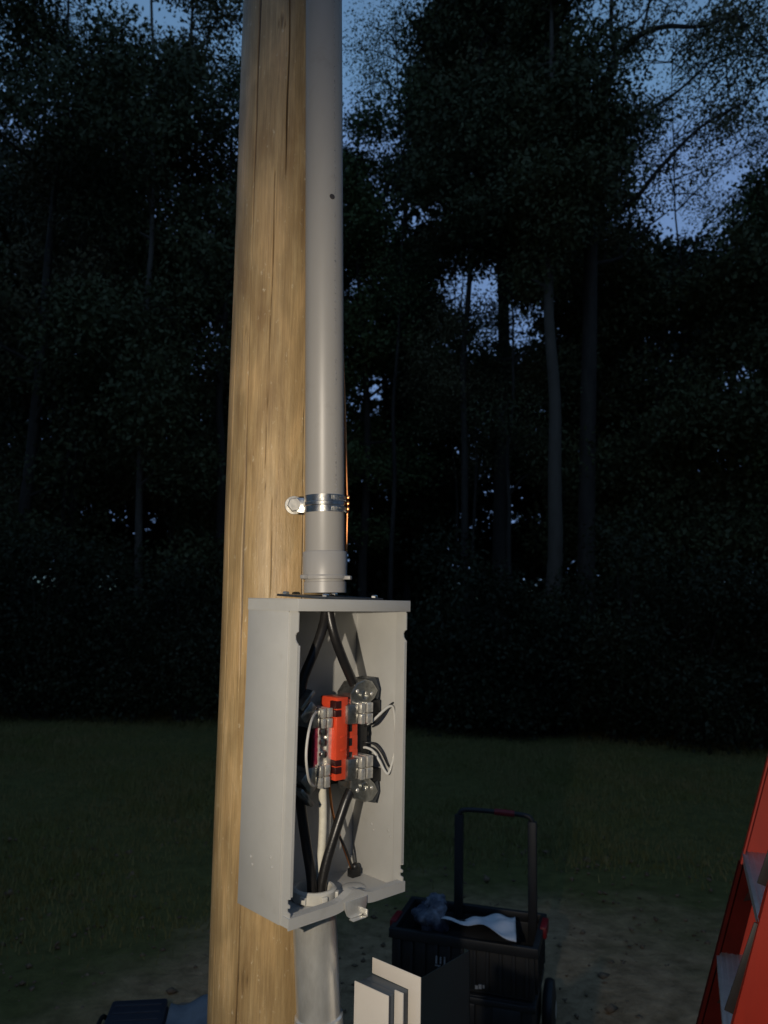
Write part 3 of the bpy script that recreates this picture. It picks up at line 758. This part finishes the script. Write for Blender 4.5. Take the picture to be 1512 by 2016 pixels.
TR = [
 (765,13.0, 13.4, 1.1, 7.0, 4600, .05, m_leafC, m_bark, .05, 22, 0, .7, 'lacy small leaved tree right of the conduit against the open sky'),
 (110,13.0, 13.6, 1.5, 7.5, 4200, .05, m_leafB, m_bark, .05, 24, 0, .7, 'lacy tree with sky between its twigs near the top left corner'),
 (445,13.4, 13.4, 1.1, 7.0, 4200, .05, m_leafC, m_bark, .05, 20, 0, .7, 'lacy tree top beside the upper end of the wooden pole'),
 (1000,12.0, 8.6, 1.0, 3.6, 3400, .05, m_leafA, m_bark, .05, 20, 0, .7, 'thin understorey tree in front of the straight black trunk'),
 (1410,12.6, 12.8, 1.9, 6.6, 8000, .05, m_leafC, m_bark, .035, 26, -.05, .7, 'airy tree whose fine leaves speckle the sky at the upper right'),
 # px, Y, H, cr, z0, n, size, leaf, bark, r0, k, lean, sub, label
 (40, 12.5, 13.0, 2.3, 2.0, 15000, .10, m_leafA, m_bark, .13, 30, 0, .85, 'dense dark tree at the far left edge of the woods'),
 (135,14.0, 11.3, 1.9, 2.0, 15000, .10, m_leafB, m_bark, .12, 30, -.02, .8, 'olive tree just inside the left edge, sky showing beside its top'),
 (270,11.8, 15.5, 1.7, 3.2, 11000, .09, m_leafA, m_bark2, .07, 26, -.02, .75, 'slim tree with a thin pale trunk left of the pole'),
 (335,14.5, 16.0, 1.7, 2.5, 15000, .10, m_leafB, m_bark, .13, 32, 0, .85, 'tall olive tree behind the thin pale trunk'),
 (430,12.6, 10.6, 1.7, 1.5, 12000, .09, m_leafA, m_bark, .10, 28, -.01, .8, 'dark tree just left of the wooden pole'),
 (570,15.0, 12.2, 1.9, 2.0, 10000, .10, m_leafA, m_bark, .12, 26, 0, .8, 'dark tree hidden mostly behind the wooden pole'),
 (715,14.0, 12.0, 1.4, 2.0, 12000, .09, m_leafC, m_bark, .10, 28, -.01, .7, 'ragged green tree just right of the conduit under a patch of sky'),
 (800,16.0, 13.6, 1.3, 3.0, 9000, .09, m_leafA, m_bark, .09, 24, 0, .75, 'small dark tree below the open sky patch at the top'),
 (905,12.4, 15.0, 1.25, 7.4, 15000, .09, m_leafA, m_bark, .075, 34, .03, .75, 'tallest dense tree filling the top middle of the picture'),
 (985,13.2, 15.0, 1.25, 7.8, 12000, .09, m_leafB, m_bark, .17, 30, 0, .72, 'tree with a straight black trunk crossing the bright gap'),
 (1085,11.0,12.5, 1.0, 6.5, 12000, .09, m_leafA, m_bark2, .135, 28, .012, .75, 'tree with a pale grey trunk standing right of centre'),
 (1150,14.5,11.5, 1.6, 2.2, 12000, .10, m_leafA, m_bark, .12, 28, 0, .8, 'dark rounded tree behind the pale grey trunk'),
 (1300,13.0, 8.2, 2.0, 1.5, 15000, .10, m_leafA, m_bark, .11, 30, 0, .85, 'low dense tree below the loose branches on the right'),
 (1440,12.2, 8.8, 1.8, 1.0, 15000, .10, m_leafA, m_bark, .12, 30, .01, .85, 'dense dark tree low at the right edge'),
 (1620,12.0,9.6, 1.5, 1.5, 12000, .10, m_leafC, m_bark, .12, 28, 0, .85, 'green tree cut by the right edge of the picture'),
 (925,12.8, 8.8, 1.0, 4.0, 6800, .05, m_leafB, m_bark, .04, 18, 0, .7, 'spindly small tree whose twigs cross the bright gap'),
 (895,14.0, 9.4, .75, 5.6, 2600, .075, m_leafA, m_bark, .04, 18, 0, .7, 'small dark tree left of the bright gap, its top just below the tall dense tree'),
 (1230,15.5,9.6, 1.5, 3.0, 7000, .09, m_leafC, m_bark, .10, 28, 0, .6, 'thin green tree with sky behind its upper twigs'),
]
for i, (px,Y,H,cr,z0,n,size,lm,bm,r0,k,ln,sub,lab) in enumerate(TR):
    tree(px,Y,H,cr,z0,n,size,lm,bm,lab,r0,k,ln,seed=100+i,sub=sub)

# forked tree, upper right: limbs traced as real branches at one distance band
def forked():
    Y=11.6; rs=np.random.default_rng(77); g = at(1150,1190,Y); base=Vector((g.x,Y,0))
    root=empty('forked_tree', base); tag(root,'forked tree with loose spreading branches against the sky, upper right','tree','trees at the edge of the woods')
    def q(px,py,dy=0): return at(px,py,Y+dy)-base
    m=MB(); C=[]; sp=[]
    def limb(pts, r0, r1, foliage=1.0, spr=.3):
        P=[q(*p) for p in pts]; n=len(P); m.tube(P,[r0+(r1-r0)*i/(n-1) for i in range(n)],8,False,6)
        for i in range(n-1):
            for s_ in range(3):
                t=rs.random(); b0=P[i].lerp(P[i+1],t); d=Vector(rs.normal(0,1,3)); d.normalize(); d*=rs.uniform(.2,.6)
                m.tube([b0,b0+d*.5+Vector((0,0,.04)),b0+d],[.010,.007,.003],5,False,2)
                if rs.random()<foliage: C.append(np.array(b0+d)); sp.append(rs.uniform(.18,.45)*spr/.3)
    m.tube([(0,0,-.1), q(1155,1000), q(1160,700), q(1166,400), q(1180,235)], [.15,.13,.12,.10,.085], 12, True, 6)
    limb([(1180,235),(1196,165),(1214,108,.1)], .085,.07,.3)
    limb([(1214,108,.1),(1203,60,.2),(1204,0,.2),(1200,-80,.3)], .045,.03,.5)
    limb([(1214,108,.1),(1262,68,-.2),(1312,52,-.4),(1375,52,-.6),(1450,30,-.8)], .055,.02,.8)
    limb([(1262,68,-.2),(1275,20,.1),(1290,-60,.3)], .028,.016,.9)
    limb([(1214,60,.2),(1255,40,.3),(1290,-10,.5)], .02,.01,.8)
    limb([(1170,330),(1230,250,.3),(1290,210,.4),(1340,175,.6),(1400,120,.8)], .045,.015,.9)
    limb([(1165,430),(1240,400,-.4),(1300,330,-.6),(1380,250,-.8),(1470,200,-1)], .05,.014,1)
    limb([(1162,520),(1225,505,.3),(1260,460,.5),(1310,420,.8)], .035,.012,.8)
    limb([(1450,30,-.8),(1490,80,-.9),(1530,120,-1)], .02,.01,1,.35)
    limb([(1400,120,.8),(1450,100,.9),(1530,60,1)], .02,.01,1,.35)
    for i in range(60):   # outer twigs of the neighbouring crown, upper right
        px=rs.uniform(1330,1620); py=rs.uniform(-120,330)
        if ((px-1310)/70)**2+((py-120)/60)**2<1: continue
        p=q(px,py,rs.uniform(-1.2,1.4)); C.append(np.array(p)); sp.append(rs.uniform(.18,.42))
        c_=q(px-60,py+60,0); m.tube([c_,c_.lerp(p,.5)+Vector((0,0,.05)),p],[.008,.006,.003],5,False,3)
    m.build('trunk',m_bark,root)
    C=np.array(C); sp=np.array(sp)
    leaves(C, 13000, sp, .065, 'crown', m_leafB, root, rs=rs)
forked()

BS = [(-60,10.6,1.3,2.6,m_leafA,'tall dark bush at the left edge of the woods'),
 (90,10.2,1.2,1.9,m_leafC,'broad green bush at the left, nearest the grass'),
 (230,10.7,1.2,2.5,m_leafA,'tall bush below the thin pale trunk'),
 (370,10.3,1.1,1.9,m_leafB,'olive bush just left of the pole'),
 (520,10.6,1.1,2.3,m_leafA,'bush mostly hidden behind the pole'),
 (700,10.5,1.0,2.1,m_leafA,'bush hidden behind the meter box'),
 (850,10.1,1.1,2.2,m_leafC,'green bush right of the meter box'),
 (980,9.9,1.0,1.7,m_leafA,'low dark bush above the cart handle'),
 (1090,9.7,1.0,1.5,m_leafC,'low green bush at the foot of the pale trunk'),
 (1220,9.5,1.1,2.3,m_leafA,'tall rounded bush in the right half of the woods'),
 (1360,9.2,1.0,1.6,m_leafB,'olive bush left of the ladder'),
 (1490,9.0,1.0,2.1,m_leafA,'dark bush behind the ladder top'),
 (1620,8.8,1.0,1.8,m_leafA,'bush past the right edge behind the ladder')]
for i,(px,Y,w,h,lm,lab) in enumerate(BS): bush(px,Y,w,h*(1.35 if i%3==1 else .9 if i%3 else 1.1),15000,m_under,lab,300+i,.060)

# ------------------------------------------------------------------ rolling tool crate
m_cp = mat('black_crate_plastic', (.016,.016,.017), .5, var=.4, scale=12, bump=.1, bscale=60)
m_rp = mat('red_plastic', (.22,.008,.013), .45, var=.3, scale=20)
m_mark = mat('pale_mark', (.34,.34,.34), .6, var=.5, scale=120)
CY = R(-17)
cc = at(925,1812,3.05); RZ = cc.z
crt = empty('rolling_tool_crate', (cc.x, cc.y, 0), CY)
tag(crt, 'black rolling tool crate with a raised handle standing on the dirt', 'tool cart')
cw, cdp = .54, .33
m = MB(); rz = RZ
# rim ring
def ring(z0, z1, w, d, t, m):
    m.span((-w/2,-d/2,z0),(w/2,-d/2+t,z1),.004); m.span((-w/2,d/2-t,z0),(w/2,d/2,z1),.004)
    m.span((-w/2,-d/2+t*.6,z0+.0007),(-w/2+t,d/2-t*.6,z1-.0007),.003); m.span((w/2-t,-d/2+t*.6,z0+.0007),(w/2,d/2-t*.6,z1-.0007),.003)
ring(rz-.035, rz, cw, cdp, .022, m)
ring(rz-.17, rz-.034, cw-.03, cdp-.03, .008, m)
m.span((-cw/2+.02,-cdp/2+.02,rz-.18),(cw/2-.02,cdp/2-.02,rz-.168))
for i in range(11):
    x = -cw/2+.04+i*(cw-.08)/10
    m.span((x-.006,-cdp/2+.004,rz-.165),(x+.006,-cdp/2+.018,rz-.036),.002)
for i in range(6):
    y = -cdp/2+.04+i*(cdp-.08)/5
    for sx in (-1,1): m.span((sx*(cw/2-.011)-.007,y-.006,rz-.165),(sx*(cw/2-.011)+.007,y+.006,rz-.036),.002)
m.build('crate', m_cp, crt)
m = MB(); m.span((-cw/2+.02,-cdp/2+.01,.05),(cw/2-.02,cdp/2-.01,rz-.185),.012)
for x in (-.16,0,.16): m.span((x-.05,-cdp/2-.004,.08),(x+.05,-cdp/2+.012,rz-.21),.006)
m.span((-cw/2+.01,-cdp/2,rz-.215),(cw/2-.01,cdp/2,rz-.19),.006)
m.build('tool_box', m_cp, crt)
for x in (-1,1):
    m = MB(); m.span((x*.235-.035,-cdp/2-.012,rz-.05),(x*.235+.035,-cdp/2+.0,rz-.012),.004)
    m2 = MB(); m2.span((x*(cw/2)-.012,-.05+.06*x,rz-.034),(x*(cw/2)+.012,.05+.06*x,rz+.006),.004); m2.build('latch', m_rp, crt)
    m = MB(); m.lathe([(0,-.022),(.06,-.022),(.095,-.016),(.1,-.006),(.1,.006),(.095,.016),(.06,.022),(0,.022)], (x*(cw/2+.012),cdp/2-.06,.10), (1,0,0), 32); w_=m.build('wheel', m_cp, crt)
    m = MB(); m.lathe([(0,-.002),(.02,-.002),(.03,0),(.02,.002),(0,.004)], (x*(cw/2+.036),cdp/2-.06,.10), (x,0,0), 16); m.build('hub', m_galv, w_)
# telescopic handle
def cl(px,py,Y):  # to crate-local
    w = at(px,py,Y)-Vector((cc.x,cc.y,0)); c_,s_=math.cos(-CY),math.sin(-CY)
    return Vector((w.x*c_-w.y*s_, w.x*s_+w.y*c_, w.z))
hy = cdp/2-.03
def on_back(px,py):
    d=ray(px,py); n=Vector((-math.sin(CY),math.cos(CY),0)); o=Vector((cc.x,cc.y,0))+n*hy; t=(o-CAM).dot(n)/d.dot(n); w=CAM+d*t-Vector((cc.x,cc.y,0))
    c_,s_=math.cos(-CY),math.sin(-CY); return Vector((w.x*c_-w.y*s_, w.x*s_+w.y*c_, w.z))
a = on_back(904,1592); b = on_back(1048,1616); hz = (a.z+b.z)/2
m = MB()
m.span((a.x-.017,hy-.013,.10),(a.x+.017,hy+.013,hz-.012),.004); m.span((b.x-.017,hy-.013,.10),(b.x+.017,hy+.013,hz-.012),.004)
m.tube([(a.x,hy,hz-.03),(a.x+.004,hy,hz-.006),(a.x+.03,hy,hz+.008),((a.x+b.x)/2,hy,hz+.011),(b.x-.03,hy,hz+.008),(b.x-.004,hy,hz-.006),(b.x,hy,hz-.03)], .0095, 12, True, 6)
hd = m.build('handle', m_cp, crt)
g0 = on_back(974,1594); g1 = on_back(1013,1600)
m = MB(); m.tube([(g0.x,hy,hz+.011),(g1.x,hy,hz+.010)], .0125, 16); m.build('grip', m_rp, hd)
# moulded marks (illegible pale lettering) on the crate front
fy = -cdp/2+.0035
for i,(x,z,w_,h_) in enumerate(((-.09,-.085,.006,.026),(-.075,-.085,.006,.022),(-.060,-.085,.006,.026),(-.085,-.104,.02,.004),(-.055,-.150,.03,.006),(-.068,-.143,.008,.012),(-.05,-.145,.008,.010),(.055,-.155,.01,.012),(.068,-.152,.01,.014),(.08,-.150,.006,.010))):
    MB().span((x-w_/2,fy-.0035,rz+z-h_/2),(x+w_/2,fy-.0005,rz+z+h_/2)).build('pale_mark', m_mark, crt, smooth=False)

# things lying in the crate
m_paper = mat('paper', (.66,.67,.70), .8, var=.08, scale=10)
def cloc(x,y,z):
    c_,s_=math.cos(CY),math.sin(CY); return Vector((cc.x+x*c_-y*s_, cc.y+x*s_+y*c_, z))
def sheet(name, f, nu, nv, mt, thick=.0012):
    P=[f(i/nu,j/nv) for j in range(nv+1) for i in range(nu+1)]; o0=P[0].copy()
    V=np.array([tuple(p-o0) for p in P]); i=np.arange(nv)[:,None]*(nu+1); j=np.arange(nu)[None,:]
    F=np.stack([i+j,i+j+1,i+nu+2+j,i+nu+1+j],-1).reshape(-1,4)
    o=np_mesh(name,V,F,mt); o.location=o0; o.data.polygons.foreach_set('use_smooth',[True]*len(F))
    md=o.modifiers.new('thickness','SOLIDIFY'); md.thickness=thick
    return o
q00,q10,q11,q01 = at(868,1808,2.95), at(1016,1856,2.80), at(1014,1799,3.02), at(905,1812,3.08)
def paper(s,t):
    p = q00.lerp(q10,s).lerp(q01.lerp(q11,s),t)
    return p+Vector((0,-.01*math.sin(s*9),.016*math.sin(s*3.1)*(1-t)+.006*math.sin(s*13+t*5)+.005*math.sin(t*11-s*6)))
o=sheet('paper_sheet',paper,24,14,m_paper); tag(o,'creased white paper sheet lying open in the black crate','paper')
m=MB()
for i,(t0,w_) in enumerate(((.20,.5),(.34,.62),(.48,.3))):
    pass
m_bluebag = mat('blue_plastic_bag', (.04,.05,.08), .3, base2=(.24,.26,.31), scale=14, bump=.5, lo=.45, hi=.65)
def blob(name, c, sc, mt, seed, amp=.25, sub=4, cut=None):
    b=bmesh.new(); bmesh.ops.create_icosphere(b, subdivisions=sub, radius=1.0); rs=np.random.default_rng(seed)
    k=rs.normal(0,2.2,(7,3)); ph=rs.uniform(0,6,7)
    for v in b.verts:
        n=v.co.normalized(); d=sum(math.sin(Vector(k[i]).dot(n)*1.5+ph[i]) for i in range(7))/7+.22*math.sin(n.x*9+seed)*math.sin(n.y*11+n.z*8)+.10*math.sin(n.x*23)*math.sin(n.z*19+n.y*17)
        v.co=Vector((n.x*sc[0],n.y*sc[1],n.z*sc[2]))*(1+amp*d)
    me=bpy.data.meshes.new(name); b.to_mesh(me); b.free(); me.materials.append(mt); me.polygons.foreach_set('use_smooth',[True]*len(me.polygons))
    o=bpy.data.objects.new(name,me); COL.objects.link(o); o.location=c; return o
c1=at(852,1800,3.0); o=blob('plastic_bag', c1, (.055,.05,.065), m_bluebag, 4, .55); tag(o,'crumpled bluish clear plastic bag in the left end of the crate','plastic bag')
c1=cloc(.03,-.03,RZ-.045); o=blob('tool_bag', c1, (.15,.085,.060), mat('black_cloth',(.012,.012,.013),.85,var=.3), 9, .14); tag(o,'black cloth tool bag lying over the paper in the crate','tool bag')

# ------------------------------------------------------------------ case, sheet and bin at the lower left
m_case = mat('dark_blue_case', (.010,.013,.022), .5, base2=(.022,.028,.045), scale=160, bump=.4, bscale=200)
kc = at(268,1990,2.95); ks = empty('tool_case', (kc.x,kc.y,0), R(8)); tag(ks,'dark blue hard case with a white tag, lower left on the dirt','tool case')
m=MB(); m.span((-.105,-.16,0),(.105,.10,kc.z-.03),.012); m.build('case_body', m_case, ks)
m=MB(); m.span((-.10,-.155,kc.z-.029),(.10,.095,kc.z-.004),.010)
for y in (-.10,-.05,0,.05): m.span((-.085,y-.008,kc.z-.005),(.085,y+.008,kc.z-.001),.003)
m.build('lid', m_case, ks)
m=MB(); m.span((.055,-.128,kc.z-.0036),(.088,-.112,kc.z-.0022)); m.build('tag', mat('white_tag',(.75,.75,.78),.6,var=.1), ks)
m=MB(); m.tube([(-.105,-.12,kc.z-.05),(-.122,-.10,kc.z-.03),(-.122,.03,kc.z-.03),(-.105,.05,kc.z-.05)],.008,8,True,5); m.build('handle', m_blackp, ks)
m_tarp = mat('blue_tarp', (.17,.205,.24), .55, var=.3, scale=12, bump=.3)
t00,t10,t11,t01=at(310,2060,2.75),at(440,2060,2.75),at(450,1958,3.15),at(338,1978,3.1)
def tarp(s,t):
    p=t00.lerp(t10,s).lerp(t01.lerp(t11,s),t); return p+Vector((0,0,.012*math.sin(s*8+t*3)+.01*math.sin(t*9)))
o=sheet('blue_tarp',tarp,30,24,m_tarp); tag(o,'crumpled pale blue plastic sheet between the case and the pole','tarp')
# what the sheet lies over: a low carton
bx=at(400,2040,2.95); o=MB().box((0,0,0),(.26,.26,.07),.006).build('cardboard_box', mat('plain_carton',(.16,.13,.10),.8,var=.15)); o.location=(bx.x,bx.y+.05,.035); tag(o,'low carton under the pale blue sheet beside the pole','box')

# ------------------------------------------------------------------ step ladder
m_lr = mat('orange_red_fibreglass', (.62,.036,.010), .5, var=.18, scale=16, bump=.08, stretch=(1,1,.2))
m_la = mat('ladder_aluminium', (.55,.56,.58), .42, metal=.7, var=.15, scale=30)
m_ld = mat('dark_brace', (.07,.065,.06), .5, metal=.5, var=.2)
sx = .306
PF = at(1440,1758,1.92)    # far rail, reference
PN = at(1509,1758,1.50)    # near rail
def railpt(P, z): return Vector((P.x+(z-P.z)*sx, P.y, z))
foot_f = railpt(PF,0); foot_n = railpt(PN,0); ctr=(foot_f+foot_n)/2; ctr.z=0
lad=empty('step_ladder', ctr); tag(lad,'orange red fibreglass step ladder with aluminium treads, lower right edge','step ladder')
stp=(foot_n-foot_f).normalized()          # from far to near
dr=Vector((sx,0,1)).normalized()
acr=dr.cross(stp).normalized()            # across the web (fore-aft)
if acr.x<0: acr=-acr
def rail(foot, out, wid, name, L_=1.86, d=dr, th=.004, fl_=.026, off=0.0):
    m=MB(); f=foot-ctr
    # channel: web plus two flanges turned along out
    m.prism([f+acr*off, f+acr*(off+wid), f+acr*(off+wid)+out*th, f+acr*off+out*th], d*L_, .0006)
    m.prism([f+acr*off, f+acr*(off+th), f+acr*(off+th)+out*fl_, f+acr*off+out*fl_], d*L_, .0006)
    m.prism([f+acr*(off+wid-th), f+acr*(off+wid), f+acr*(off+wid)+out*fl_, f+acr*(off+wid-th)+out*fl_], d*L_, .0006)
    return m.build(name, m_lr, lad)
rail(foot_f, stp, .080, 'rail')
m_rail_shade = mat('maroon_rail_shadow', (.075,.004,.002), .7, var=.3, scale=20, spec=.1)  # cast shadow on the far rail's lower part painted as dark maroon
m=MB(); f_=foot_f-ctr+stp*.0045; m.prism([f_-acr*.003-stp*.006, f_+acr*.046-stp*.006, f_+acr*.046+stp*.004, f_+acr*.010+stp*.004, f_+acr*.004+stp*.024, f_-acr*.003+stp*.024], dr*((at(1465,1677,1.92).z-.02)/dr.z), .0006); m.build('rail_shade', m_rail_shade, lad)
rail(foot_n, -stp, .080, 'rail')
z1=at(1465,1677,1.92).z; z2=at(1398,1873,1.92).z; dz=z1-z2
def lstep(zz, near_z=None):
    a=railpt(foot_f,zz)-ctr; b=railpt(foot_n,zz)-ctr; m=MB()
    h=Vector((1,0,0))
    a=a+stp*.005; b=b-stp*.005
    m.prism([a+h*.000+Vector((0,0,0)), a+h*.085, b+h*.085, b+h*.000], (0,0,.003), .0005)
    m.prism([a, b, b+Vector((0,0,-.022)), a+Vector((0,0,-.022))], (.002,0,0), 0)
    m.prism([a+h*.083, b+h*.083, b+h*.083+Vector((0,0,-.022)), a+h*.083+Vector((0,0,-.022))], (.002,0,0), 0)
    for i in range(6):
        y=.008+i*.013; m.prism([a+h*y, a+h*(y+.004), b+h*(y+.004), b+h*y], (0,0,.0042), 0)
    s=m.build('tread', m_la, lad)
    for e,sg in ((a,1),(b,-1)):
        p=e+stp*sg*.002+Vector((0,0,-.003)); q=e+stp*sg*.13+Vector((0,0,-.003)); r_=e+stp*sg*.002-dr*.12
        MB().prism([q+h*.03,q+h*.052,r_+h*.052,r_+h*.03],(0,0,-.002)).build('brace', m_ld, s)
    e=b; zb=dz*.62
    bar=MB(); q0=e-stp*.004-acr*.006-dr*.004; q1=e-stp*.016-acr*.016-dr*zb*1.25
    bar.prism([q0,q0+acr*.016,q1+acr*.016,q1],stp*-.004,.0005).build('side_bar', m_ld, s)
    for (uu,zz2) in ((.012,-.075),(.020,-.090),(.050,-.012)):
        MB().lathe([(.006,0),(.005,.003),(0,.004)], e-stp*.012+acr*uu+dr*zz2, -stp, 12).build('rivet', m_la, s)
    for (uu,zz2) in ((.055,-.02),(.060,-.05)):
        MB().lathe([(.007,0),(.006,.004),(0,.005)], a+acr*uu+dr*zz2, stp, 12).build('rivet', m_la, s)

for z in (z1+2*dz, z1+dz, z1, z2, z2-dz, z2-2*dz):
    if .15<z<1.72: lstep(z)
# top cap and rear legs
tp=railpt(foot_f,1.78)-ctr; tq=railpt(foot_n,1.78)-ctr
m=MB(); mid=(tp+tq)/2; m.box((0,0,0),(.20,(tq-tp).length+.06,.04),.008, mtx=Matrix.Translation(mid+Vector((.06,0,.02)))@Matrix.Rotation(math.atan2(stp.y,stp.x)+math.pi/2,4,'Z'))
m.build('top_cap', m_lr, lad)
for P in (tp,tq):
    m=MB(); a=P+Vector((.11,0,0)); b=a+Vector((.62,0,-1.78)); m.tube([a,b],.020,8); m.build('rear_leg', m_lr, lad)
